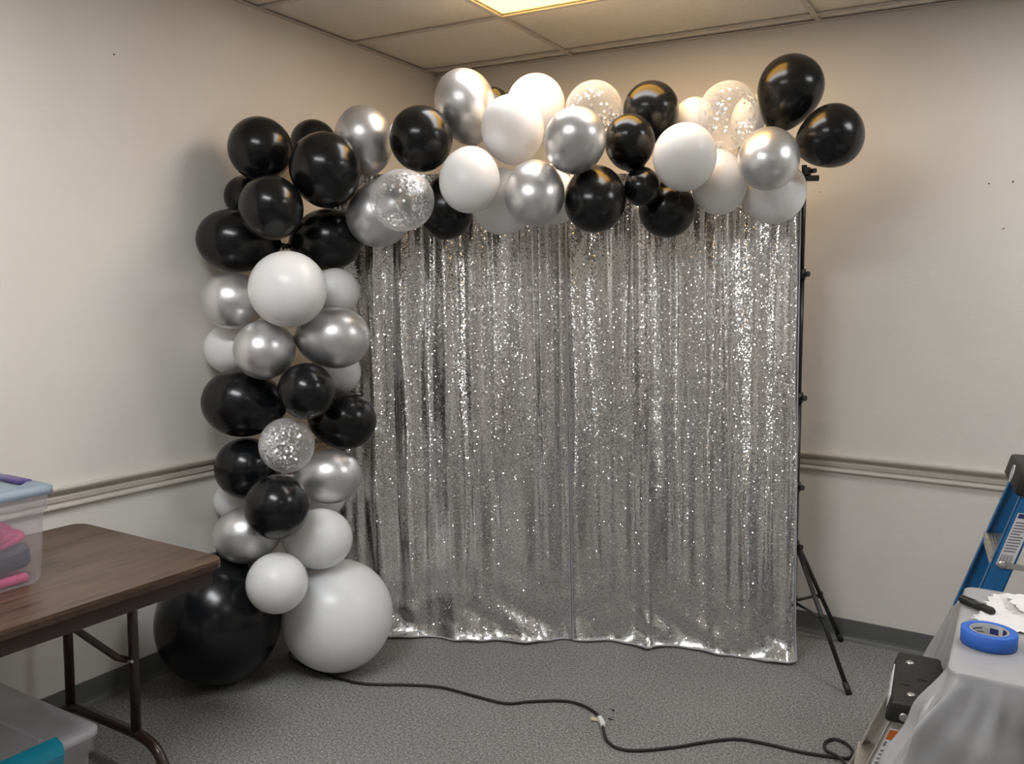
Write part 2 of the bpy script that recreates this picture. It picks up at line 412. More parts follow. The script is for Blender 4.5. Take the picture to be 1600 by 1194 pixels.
# ------------------------------------------------------------------ sequin backdrop on its stand
TOPL, TOPR, ZT = Vector((.27, -1.165, 0)), Vector((2.128, -.352, 0)), 2.09
BOT = [(.335, -1.20), (.416, -1.164), (.549, -1.088), (.789, -.979), (.945, -.897), (1.158, -.769), (1.192, -.742), (1.235, -.702), (1.449, -.601), (1.589, -.563),
       (1.63, -.521), (1.884, -.466), (2.015, -.467), (2.199, -.352)]
bc = catmull([(x, y, 0) for x, y in BOT], 12)
acc = [0]
for a, b in zip(bc, bc[1:]): acc.append(acc[-1] + (b - a).length)
def bot(u):
    d = u * acc[-1]
    for i in range(len(acc) - 1):
        if d <= acc[i + 1]: return bc[i].lerp(bc[i + 1], (d - acc[i]) / (acc[i + 1] - acc[i]))
    return bc[-1]
NV = Vector((.404, -.915, 0)).normalized()
rf = random.Random(11)
TERMS = [(rf.uniform(5, 9), rf.uniform(0, 6.28), rf.uniform(.5, 1)) for _ in range(3)] + [(rf.uniform(13, 21), rf.uniform(0, 6.28), rf.uniform(.5, 1)) for _ in range(4)] + [(rf.uniform(30, 46), rf.uniform(0, 6.28), rf.uniform(.4, 1)) for _ in range(4)]
def fold(u, z):
    v = 0; h = z / ZT
    for i, (n, ph, a) in enumerate(TERMS):
        if i < 3: k = .010 * (1 - .4 * h)
        elif i < 7: k = .0125 * (.35 + .65 * h)
        else: k = .0062 * h ** .8
        # each fold fades in and out along its height and drifts a little sideways
        k *= .65 + .35 * math.sin(2.1 * z + ph * 3)
        v += a * k * math.sin(2 * PI * n * u + ph + .5 * math.sin(1.3 * z + ph))
    return v * min(1, (1 - u) / .03 + .15)
# ridges: position, half width in u, lowest height, strength
RIDGES = [(.083, .0070, .55, .9), (.165, .0085, .30, 1), (.213, .0065, .60, .9), (.283, .0080, .45, 1), (.36, .0045, 1.0, .5), (.415, .004, 1.1, .45), (.525, .0085, .65, 1), (.576, .0080, .60, .9),
          (.64, .0045, 1.2, .6), (.702, .0085, .70, .95), (.752, .0080, .55, .95), (.818, .0075, .75, .85), (.845, .004, 1.2, .5), (.898, .0090, .50, 1), (.943, .0090, .55, 1), (.988, .0050, .20, .7)]
def ridge_at(u, z):
    s_ = 0
    for i, (p, wd, zl, k) in enumerate(RIDGES):
        d = (u - p - .006 * math.sin(1.7 * z + i * 2.1) - .002 * math.sin(7 * z + i)) / (wd * (.8 + .3 * math.sin(3.1 * z + i * 1.3)))
        if abs(d) < 4: s_ = max(s_, k * math.exp(-d * d) * min(1, max(0, (z - zl + .35) / .5)))
    return s_
def hemline(u): return .5 + .5 * math.sin(2 * PI * 5.3 * u + .6) * math.sin(2 * PI * 2.1 * u + 2)
def curtain(u0, u1, nu, nz, label):
    rows, uvs, loose = [], [], []
    for j in range(nz + 1):
        s_ = j / nz; z = .012 + (ZT - .012) * (s_ ** 1.35); row, uv = [], []
        for i in range(nu + 1):
            u = u0 + (u1 - u0) * i / nu
            tp = TOPL.lerp(TOPR, u); b = bot(u); wgt = max(0, 1 - z / ZT) ** 1.3
            lean = TOPR.lerp(bot(1), 1 - z / ZT)
            p = tp.lerp(b, wgt)
            # straight side edges
            p = p.lerp(TOPL.lerp(TOPR, u).lerp(b, 1 - z / ZT), .35)
            hm = hemline(u)
            rg_ = ridge_at(u, z); loose.append(min(1, rg_ * 1.25))
            out = fold(u, z) + .015 * rg_ + (.012 + .060 * hm) * math.exp(-z / (.018 + .030 * hm)) + .010 * hm * math.exp(-((z - .10) / .05) ** 2) * math.sin(61 * u + 30 * z)
            out += z * .00035 * math.sin(70 * z + 2 * math.sin(13 * u)) * math.sin(23 * u + 9 * z) * (z < 1.3)
            out += .005 * math.sin(40 * z + 9 * u + 3 * math.sin(17 * u)) * math.exp(-z / .18)
            if z > 1.9: out = out + (max(out, .002) - out) * min(1, (z - 1.9) / .1)     # gathered in front of the crossbar
            p = p + NV * out; row.append((p.x, p.y, z + .012 * (hm - .5) * math.exp(-z / .05))); uv.append((u * 2.05, z))
        rows.append(row); uvs.append(uv)
    o = tag(MB().grid(rows, uvs=uvs).build('sequin_curtain', 'sequin'), label, 'curtain', None)
    o.data.attributes.new('loose', 'FLOAT', 'POINT').data.foreach_set('value', loose)
    for uu in (u0, u1):     # narrow satin side hems
        k = 0 if uu == u0 else nu; sg = 1 if uu == u0 else -1
        pts = [Vector(r[k]) + NV * .004 for r in rows[::4]] + [Vector(rows[-1][k]) + NV * .004]
        d = (TOPR - TOPL).normalized() * .003 * sg
        MB().tube([p + d for p in pts], .003, 6).build('side_hem', 'hem', o)
    pts = [Vector(rows[0][i]) for i in range(0, nu + 1, 3)]
    MB().tube(pts, .0045, 6).build('bottom_hem', 'hem', o)
    return o
US = .516
curtain(0, US - .0005, 230, 200, 'silver sequin curtain panel beside the balloon column, its seam edge mid backdrop')
curtain(US + .0005, 1, 230, 200, 'silver sequin curtain panel ending at the black tripod stand')

st = thing('backdrop_stand', 'black telescopic backdrop stand with tripod feet, holding the sequin curtain', 'stand', (2.185, -.325, 0))
def stand_side(b, t, feet):
    B, T = Vector(b), Vector(t); off = Vector(st.location); up = (T - B)
    loc = lambda f: B + up * f - off
    MB().tube([loc(.10), loc(.55)], .0165, 14).build('lower_pole', 'stand', st)
    MB().tube([loc(.53), loc(.80)], .0135, 14).build('middle_pole', 'stand', st)
    MB().tube([loc(.79), loc(1.01)], .011, 14).build('upper_pole', 'stand', st)
    for f, r in ((.36, .021), (.545, .0215), (.795, .018), (.235, .023)):
        c = MB().tube([loc(f) - Vector((0, 0, .022)), loc(f) + Vector((0, 0, .022))], r, 14).build('collar', 'knob', st)
        side = Vector((.35, -.93, 0)) * 0 + Vector((.9, -.42, 0)).normalized()
        p = loc(f); k = MB().tube([p + side * r, p + side * (r + .006)], .006, 10)
        k.tube([p + side * (r + .006), p + side * (r + .018)], .012, 10).build('knob', 'knob', c)
    hub = loc(.235); low = loc(.115)
    MB().tube([low - Vector((0, 0, .02)), low + Vector((0, 0, .02))], .022, 14).build('lower_collar', 'knob', st)
    for fx, fy in feet:
        F = Vector((fx, fy, .012)) - off; d = (F - hub); hd = Vector((d.x, d.y, 0)).normalized()
        a = hub + hd * .024
        lg = MB().tube([a, F], .0095, 10).build('leg', 'stand', st)
        MB().tube([F - d.normalized() * .035, F + d.normalized() * .012], .0125, 10).build('rubber_foot', 'knob', lg)
        m = a.lerp(F, .52)
        MB().tube([low + hd * .02, m], .0065, 8).build('brace', 'stand', st)
        MB().box(m, (.02, .02, .03), .003).build('pivot', 'knob', lg)
    return loc(1)
stand_side((2.167, -.300, 0), (2.130, -.322, 2.105), [(2.453, -.575), (2.329, -.036), (1.86, -.375)])
stand_side((.262, -1.115, 0), (.262, -1.115, 2.085), [(.60, -1.06), (.13, -.84), (.075, -1.36)])
xb = MB().tube([Vector((.22, -1.132, 2.072)) - st.location, Vector((2.185, -.300, 2.072)) - st.location], .0125, 12).build('crossbar', 'stand', st)
MB().box(Vector((2.14, -.315, 2.10)) - st.location, (.030, .034, .034), .005).build('end_clamp', 'knob', st)
MB().tube([Vector((2.16, -.325, 2.10)) - st.location, Vector((2.178, -.335, 2.10)) - st.location], .010, 10).build('clamp_knob', 'knob', st)

# ------------------------------------------------------------------ balloons
BAL = [
    ('k1', 0.226, -1.528, 2.147, 0.1286, 1.12, 0.535, -0.823, 0.191),
    ('k2', 0.22, -1.216, 2.211, 0.1015, 1.12, -0.08, 0.1, 0.992),
    ('k3', 0.537, -1.484, 2.049, 0.1399, 1.12, 0.402, -0.623, 0.671),
    ('k4', 0.43, -1.672, 1.891, 0.1213, 1.25, 0.679, -0.711, 0.184),
    ('k5', 0.1, -1.492, 1.967, 0.0894, 1.12, -0.964, 0.22, 0.152),
    ('k6', 0.174, -1.608, 1.775, 0.1285, 1.306, -0.664, -0.745, 0.061),
    ('k7', 0.381, -1.318, 1.792, 0.1309, 1.188, 0.726, 0.658, 0.198),
    ('w8', 0.519, -1.686, 1.582, 0.145, 1.25, 0.862, -0.507, 0.005),
    ('s9', 0.238, -1.695, 1.533, 0.1127, 1.136, -0.663, -0.749, -0.009),
    ('w10', 0.473, -1.37, 1.576, 0.0963, 1.12, 0.232, 0.973, 0.009),
    ('s11', 0.564, -1.481, 1.389, 0.1242, 1.208, 0.738, 0.674, 0.002),
    ('s12', 0.398, -1.684, 1.345, 0.1161, 1.25, 0.416, -0.906, -0.075),
    ('w13', 0.116, -1.606, 1.331, 0.1045, 1.12, -0.999, 0.022, -0.047),
    ('w14', 0.389, -1.271, 1.228, 0.0951, 1.147, 0.74, 0.648, -0.182),
    ('k15', 0.253, -1.666, 1.118, 0.1382, 1.226, -0.676, -0.728, 0.116),
    ('k16', 0.55, -1.619, 1.184, 0.1109, 1.25, 0.691, -0.713, 0.116),
    ('k17', 0.483, -1.337, 1.027, 0.1231, 1.178, 0.751, 0.652, -0.104),
    ('c18', 0.466, -1.645, 0.963, 0.1097, 1.25, 0.701, -0.691, 0.176),
    ('k19', 0.233, -1.631, 0.842, 0.125, 1.12, -0.373, -0.927, 0.028),
    ('s20', 0.522, -1.473, 0.814, 0.1141, 1.209, 0.738, 0.674, -0.031),
    ('w21', 0.1, -1.574, 0.674, 0.0855, 1.194, -0.672, -0.738, 0.059),
    ('k22', 0.559, -1.792, 0.757, 0.122, 1.25, 0.699, -0.673, 0.242),
    ('s23', 0.367, -1.766, 0.61, 0.1118, 1.182, -0.666, -0.746, -0.019),
    ('w24', 0.328, -1.294, 0.668, 0.0941, 1.12, -0.217, 0.898, -0.383),
    ('w25', 0.562, -1.579, 0.58, 0.1216, 1.149, 0.734, 0.678, -0.048),
    ('w26', 0.563, -1.802, 0.461, 0.1154, 1.25, 0.683, -0.656, 0.321),
    ('W27', 0.57, -1.483, 0.231, 0.2299, 1.04, 0.934, -0.232, 0.271),
    ('K28', 0.255, -1.822, 0.265, 0.2445, 1.072, 0.05, -0.06, -0.997),
    ('s29', 0.542, -1.252, 2.203, 0.1204, 1.2, -0.029, -0.235, 0.972),
    ('k30', 0.835, -1.254, 2.183, 0.1258, 1.12, 0.539, -0.725, 0.429),
    ('s31', 0.628, -1.258, 1.904, 0.1332, 1.12, -0.223, -0.643, -0.733),
    ('c32', 0.847, -1.401, 1.932, 0.1195, 1.25, 0.916, -0.395, -0.075),
    ('k33', 0.849, -1.097, 1.929, 0.1099, 1.22, -0.049, 0.079, -0.996),
    ('s34', 0.914, -1.051, 2.341, 0.1247, 1.255, -0.124, -0.315, 0.941),
    ('k35', 0.914, -0.84, 2.387, 0.0724, 1.12, -0.239, 0.365, 0.9),
    ('w36', 1.122, -0.835, 2.35, 0.1248, 1.196, 0.163, -0.136, 0.977),
    ('w37', 1.18, -1.115, 2.213, 0.1236, 1.25, 0.348, -0.818, 0.457),
    ('w38', 1.118, -1.325, 2.009, 0.1142, 1.25, 0.293, -0.636, -0.714),
    ('w39', 1.114, -1.079, 1.951, 0.1295, 1.12, 0.403, -0.647, -0.647),
    ('c40', 1.376, -0.79, 2.322, 0.1191, 1.12, 0.274, -0.619, 0.736),
    ('s41', 1.493, -1.193, 2.136, 0.1134, 1.25, 0.489, -0.774, 0.403),
    ('s42', 1.333, -1.205, 1.961, 0.1141, 1.25, 0.352, -0.606, -0.714),
    ('w43', 1.258, -0.892, 1.976, 0.1008, 1.12, -0.052, 0.487, -0.872),
    ('k44', 1.51, -1.042, 1.948, 0.1184, 1.25, 0.267, -0.66, -0.702),
    ('k45', 1.613, -0.755, 2.309, 0.111, 1.12, 0.11, -0.354, 0.929),
    ('k46', 1.594, -0.917, 2.165, 0.0974, 1.25, 0.306, -0.763, 0.569),
    ('k47', 1.647, -0.909, 2.0, 0.0723, 1.12, 0.237, -0.518, -0.822),
    ('k48', 1.684, -0.73, 1.93, 0.1144, 1.12, 0.386, -0.775, -0.5),
    ('w49', 1.831, -0.949, 2.087, 0.1173, 1.25, 0.288, -0.86, 0.42),
    ('w50', 1.739, -0.59, 2.286, 0.0845, 1.219, 0.027, -0.186, 0.982),
    ('c51', 1.919, -0.717, 2.276, 0.1147, 1.152, 0.019, -0.194, 0.981),
    ('w52', 1.925, -0.47, 2.296, 0.0688, 1.615, 0.266, -0.111, 0.958),
    ('w53', 1.898, -0.731, 2.021, 0.1055, 1.19, -0.001, 0.127, -0.992),
    ('s55', 2.104, -0.803, 2.092, 0.112, 1.25, 0.231, -0.821, -0.523),
    ('w56', 2.067, -0.56, 1.999, 0.1254, 1.12, 0.294, -0.819, -0.493),
    ('k57', 2.111, -0.572, 2.368, 0.1228, 1.224, 0.348, -0.121, 0.93),
    ('k58', 2.278, -0.623, 2.181, 0.1164, 1.12, 0.944, -0.238, 0.229),
]
BLAB = {
    'k1': "black balloon at the garland's top left corner, nearest the bare left wall",
    'k2': 'black balloon mostly hidden behind the largest black one of the top left cluster',
    'k3': 'largest round black balloon of the top left cluster, touching a silver one',
    'k4': 'round black balloon in front of the top left cluster, above two wide black ones',
    'k5': 'black balloon showing only a thin sliver at the left edge of the top cluster',
    'k6': "wide black balloon sticking out over the column's uppermost silver balloon",
    'k7': 'wide black balloon just above a half-hidden white one, next to the sequin curtain',
    'w8': 'large front white balloon halfway up the column, under two wide black ones',
    's9': "silver balloon on the wall side of the column's large front white balloon",
    'w10': "white balloon half hidden behind the column's large front white one, curtain side",
    's11': "silver balloon overlapping the curtain, below the column's large front white balloon",
    's12': "round silver balloon directly below the column's large front white balloon",
    'w13': "white balloon on the column's wall side, between two silver ones and a black one",
    'w14': 'white balloon peeking out beneath a silver one, above a wide black balloon by the curtain',
    'k15': 'widest black balloon of the mid column, on its wall side above the chair rail',
    'k16': 'round black balloon in front of the mid column, just above the confetti balloon',
    'k17': "wide black balloon overlapping the curtain beside the column's confetti balloon",
    'c18': 'clear silver confetti balloon low in the column, surrounded by black balloons',
    'k19': "black balloon half behind the column's confetti balloon, level with the chair rail",
    's20': "silver balloon between the column's confetti balloon and the curtain",
    'w21': "white balloon showing an edge above the column's lowest silver balloon",
    'k22': "round front black balloon directly below the column's confetti balloon",
    's23': 'lowest silver balloon of the column, just above the giant black balloon',
    'w24': 'white balloon showing only a strip between a silver balloon and a white one',
    'w25': 'white balloon directly above the giant white floor balloon',
    'w26': 'small white balloon in front, between the giant black and giant white ones',
    'W27': 'giant white balloon on the carpet at the foot of the column',
    'K28': 'giant black balloon on the carpet behind the brown folding table',
    's29': "silver balloon at the arch's start, beside the top left black cluster",
    'k30': 'black balloon between two silver balloons where the arch begins',
    's31': "silver balloon partly hidden behind the arch's first confetti balloon",
    'c32': 'clear silver confetti balloon in front of a silver one, nearest the column',
    'k33': 'black balloon hanging low over the curtain next to the first confetti balloon',
    's34': "tall silver balloon below the ceiling corner, highest at the arch's start",
    'k35': 'dark balloon showing only a small bit behind the tall silver balloon',
    'w36': 'highest white balloon of the arch, behind another white one',
    'w37': 'front white balloon of the upper row, overlapping the tall silver balloon',
    'w38': 'front white balloon between the first confetti balloon and the lowest silver one',
    'w39': 'shaded white balloon hanging behind, between a front white and a silver balloon',
    'c40': "clear confetti balloon at the arch's middle, behind a front silver balloon",
    's41': "silver balloon in front of the arch's middle confetti balloon",
    's42': "silver balloon hanging lowest over the curtain at the arch's middle",
    'w43': 'white balloon barely showing behind the lowest silver balloon of the arch',
    'k44': 'large black balloon over the curtain, beside the lowest silver balloon of the arch',
    'k45': 'black balloon with a warm reflection, next to the middle confetti balloon',
    'k46': 'mid-size front black balloon between a silver and a white balloon of the arch',
    'k47': 'smallest black balloon, squeezed between larger black ones under the arch',
    'k48': 'black balloon hanging lowest over the curtain, below a front white balloon',
    'w49': 'front white balloon between black balloons and the last confetti balloon',
    'w50': 'white balloon behind, between a warm-lit black one and the last confetti balloon',
    'c51': 'clear confetti balloon directly beside the topmost black balloon',
    'w52': 'white balloon showing a sliver between the last confetti balloon and the topmost black one',
    'w53': 'white balloon hanging directly below the last confetti balloon',
    's55': "silver balloon at the arch's far end, below the topmost black balloon",
    'w56': "white balloon hanging lowest at the arch's end, touching the stand pole",
    'k57': "topmost black balloon, teardrop shaped, at the arch's far end",
    'k58': 'black teardrop balloon sticking out past the stand pole',
}
MATS = {'k': ('black', 'black_balloon'), 'w': ('white', 'white_balloon'), 's': ('silver', 'silver_balloon'), 'c': ('skin', 'confetti_balloon')}
def balloon_profile(R, L, pear):
    pts = []; n = 26; b = L * R
    for i in range(n + 1):
        th = PI * i / n; t = math.cos(th)         # +1 tip .. -1 neck
        r = R * math.sin(th) * (1 + pear * t - .35 * pear * t * t)
        if i > n * .82:                            # draw the latex down into a neck
            k = (i / n - .82) / .18; r = max(r, .012 * k + r * (1 - k * .5))
        pts.append((r if i > 0 else 0, b * t))
    pts[-1] = (.010, -b * 1.015)
    return pts
def knot(mb, z, R):
    mb.lathe([(.0095, z + .004), (.0075, z - .002), (.0095, z - .006), (.010, z - .010), (.006, z - .013), (.005, z - .016), (.011, z - .024), (.013, z - .027), (.010, z - .027), (0, z - .020)], seg=14)
for (bid, x, y, z, R, L, ax, ay, az) in BAL:
    kind = bid[0].lower(); mt, nm = MATS[kind]
    pear = .20 if bid in ('k57', 'k58') else (.05 if bid in ('W27', 'K28') else .09)
    q = Vector((ax, ay, az)).to_track_quat('Z', 'Y')
    mb = MB().lathe(balloon_profile(R, L, pear), seg=48)
    o = tag(mb.build(nm, mt), BLAB[bid], 'balloon', 'balloons of the garland')
    o.location = (x, y, z); o.rotation_mode = 'QUATERNION'; o.rotation_quaternion = q
    kb = MB(); knot(kb, -L * R * 1.015, R); kb.build('knot', mt, o)
    if kind == 'c':
        rc = random.Random(bid); cb = MB()
        qi = q.inverted()
        for cl in range(10):                        # the discs cling in patches
            d0 = Vector((rc.gauss(0, 1), rc.gauss(0, 1), rc.gauss(0, 1))).normalized()
            for k in range(rc.randint(22, 64)):
                d = (d0 + Vector((rc.gauss(0, 1), rc.gauss(0, 1), rc.gauss(0, 1))) * .24).normalized()
                rr = .955 / math.sqrt((d.x ** 2 + d.y ** 2) / R ** 2 + d.z ** 2 / (L * R) ** 2)
                p = d * rr; nrm = (d + Vector((rc.gauss(0, 1), rc.gauss(0, 1), rc.gauss(0, 1))) * .28).normalized()
                a = nrm.orthogonal().normalized(); b = nrm.cross(a); rad = rc.uniform(.0042, .0060)
                vs = [cb.bm.verts.new(p + (a * math.cos(2 * PI * i / 8) + b * math.sin(2 * PI * i / 8)) * rad) for i in range(8)]
                cb._mark([cb.bm.faces.new(vs)])
        cf = cb.build('confetti', 'foil', o); cf['kind'] = 'stuff'; cf['label'] = 'round silver foil confetti clinging inside'

# ------------------------------------------------------------------ brown folding table with its bins
tb = thing('folding_table', 'brown wood-grain folding table with metal legs along the left wall', 'table', (.47, -3.2, 0))
def rrect(x0, x1, y0, y1, r, n=6):
    out = []
    for cx, cy, a0 in ((x1 - r, y1 - r, 0), (x0 + r, y1 - r, PI / 2), (x0 + r, y0 + r, PI), (x1 - r, y0 + r, 1.5 * PI)):
        for k in range(n + 1): a = a0 + PI / 2 * k / n; out.append((cx + r * math.cos(a), cy + r * math.sin(a)))
    return out
MB().prism(rrect(-.369, .385, -.915, .905, .045), 'z', .732, .742).build('tabletop', 'wood', tb)
MB().prism(rrect(-.370, .387, -.916, .906, .046), 'z', .716, .7318).build('edge_band', 'tedge', tb)
for s_, nm in ((-1, 0), (1, 1)): MB().box((s_ * .352, 0, .690), (.018, 1.74, .052), .002).build('apron', 'brown', tb)
for s_ in (-1, 1): MB().box((0, s_ * .861, .690), (.686, .018, .052), .002).build('apron', 'brown', tb)
for yy in (.81, -.81):
    fb = catmull([(-.42 + .03, yy, .012), (-.385, yy, .05), (-.355, yy, .085), (-.30, yy, .105), (-.2, yy, .107), (0, yy, .107), (.05, yy, .106), (.105, yy, .098), (.150, yy, .075), (.178, yy, .04), (.19, yy, .012)], 5)
    MB().tube(fb, .0175, 14).build('foot_bar', 'brown', tb)
    for xx in (-.32, .043):
        lg = MB().tube([(xx, yy, .107), (xx, yy, .70)], .0165, 14).build('leg', 'brown', tb)
        MB().tube([(xx, yy, .66), (xx, yy, .70)], .022, 14).build('ferrule', 'brown', lg)
    sgn = -1 if yy > 0 else 1
    br = MB().tube([(.028, yy + sgn * .016, .365), (.028, yy + sgn * .05, .385), (.055, yy + sgn * .20, .535), (.06, yy + sgn * .36, .70)], .0115, 10).build('folding_brace', 'brown', tb)
    MB().tube([(.012, yy + sgn * .016, .365), (.058, yy + sgn * .016, .365)], .005, 8).build('rivet', 'steel', br)
    MB().box((0, yy, .69), (.70, .03, .012)).build('leg_hinge', 'brown', tb)

def storage_bin(name, label, loc, sx, sy, h, lidmat, wall):
    """open tapered tub with rolled rim and lid; local origin at the centre of its base"""
    t = thing(name, label, 'storage bin', loc)
    mb = MB(); rows = []
    for f, z in ((.86, .004), (.885, .012), (.915, h * .45), (.925, h * .72), (.955, h * .74), (.965, h * .9), (.97, h * .97)):
        rows.append([(x, y, z) for x, y in rrect(-sx / 2 * f, sx / 2 * f, -sy / 2 * f, sy / 2 * f, .035, 5)])
    mb.grid(rows, closed=True)
    mb._mark([mb.bm.faces.new([mb.bm.verts.new(p) for p in rows[0]])])
    mb.build('tub', wall, t)
    lid = MB(); L = []
    for ins, z in ((.006, h * .90), (.0, h * .905), (.0, h * .965), (.010, h * .985), (.034, h * .985), (.050, h * .955), (.075, h * .95)):
        L.append([(x, y, z) for x, y in rrect(-sx / 2 + ins, sx / 2 - ins, -sy / 2 + ins, sy / 2 - ins, .035, 5)])
    lid.grid(L, closed=True); lid._mark([lid.bm.faces.new([lid.bm.verts.new(p) for p in L[-1]])])
    for s_ in (-1, 1): lid.box((0, s_ * sy * .17, h * .954), (sx * .72, .012, .006), .002)
    lid.build('lid', lidmat, t)
    return t
b1 = storage_bin('storage_bin', 'clear storage bin with blue lid standing on the brown folding table', (.445, -3.00, .742), .36, .62, .285, 'bin_lid_blue', 'bin_clear')
for s_ in (-1, 1):
    MB().box((0.015, s_ * .276, .285 * .985 - .001), (.13, .040, .012), .005).build('latch', 'purple', b1)['label'] = 'purple latch'
pk = MB()
for k in range(4):
    a0 = k * .7; ring = [(.055 * math.cos(a) * (1 + .1 * math.sin(3 * a + k)), (.085 - .012 * k) * math.sin(a), .012 * k + .008 * math.sin(2 * a + a0)) for a in [2 * PI * i / 20 for i in range(21)]]
    pk.tube(ring, .016, 8)
o = tag(pk.build('ribbon_bundle', 'pink'), 'bright pink bundle of fabric inside the bin on the table', 'fabric'); o.location = (.515, -2.835, .868)
pb = MB().box((0, 0, 0), (.07, .25, .075), .022, seg=3)
o = tag(pb.build('pouch', 'navy'), 'dark navy pouch inside the bin, beside the pink bundle', 'pouch'); o.location = (.545, -2.868, .813); o.rotation_euler = (.10, 0, .0)
MB().box((.034, 0, .012), (.006, .20, .006), .002).build('zipper', 'knob', o)
o = tag(MB().box((0, 0, 0), (.27, .46, .026), .010, seg=3).build('folded_cloth', 'pink'), 'folded pink cloth lying under the navy pouch in the bin', 'cloth'); o.location = (.445, -2.985, .7595)
b2 = storage_bin('storage_bin', 'clear storage bin with teal latch on the carpet under the brown table', (.405, -2.845, 0), .60, .42, .305, 'bin_lid_clear', 'bin_clear')
for s_ in (-1, 1):
    la = MB().prism([(-.012, .035), (.020, .022), (.026, -.005), (.020, -.035), (.010, -.038), (.010, -.004), (-.012, .020)], 'y', -.08, .08)
    lo = la.build('latch', 'teal', b2, (s_ * .295, 0, .284)); lo['label'] = 'teal latch'
    if s_ < 0: lo.rotation_euler = (0, 0, PI)
cl = MB().lathe([(0, .10), (.08, .095), (.13, .06), (.15, .02), (.13, -.01), (0, -.012)], seg=20)
o = tag(cl.build('cloth_heap', 'mauve'), 'mauve cloth heap showing dimly through the lower bin', 'cloth'); o.location = (.33, -2.86, .03)

# ------------------------------------------------------------------ ladders
def strip_label(parent, mats, org, ux, uy, w_, h_, items, name='warning_label'):
    """a thin printed label: items are (x0,x1,y0,y1,material index), in label units 0..1"""
    ux, uy = Vector(ux).normalized(), Vector(uy).normalized(); n = ux.cross(uy); org = Vector(org)
    mb = MB()
    def quad(x0, x1, y0, y1, lift, mi, t=.0006):
        mb.mi = mi
        c = [(x0, y0), (x1, y0), (x1, y1), (x0, y1)]
        lo = [org + ux * (a * w_) + uy * (b * h_) + n * (lift - t) for a, b in c]; hi = [p + n * t for p in lo]
        mb.hull8(lo, hi)
    quad(0, 1, 0, 1, .0008, 0, .0008)
    for (x0, x1, y0, y1, mi) in items: quad(x0, x1, y0, y1, .0013, mi, .0004)
    return mb.build(name, mats, parent)
rl = random.Random(5)
def text_lines(y0, y1, n, mi):
    out = []
    for k in range(n):
        yy = y0 + (y1 - y0) * k / n; out.append((.1, .1 + rl.uniform(.55, .8), yy, yy + (y1 - y0) / n * .45, mi))
    return out
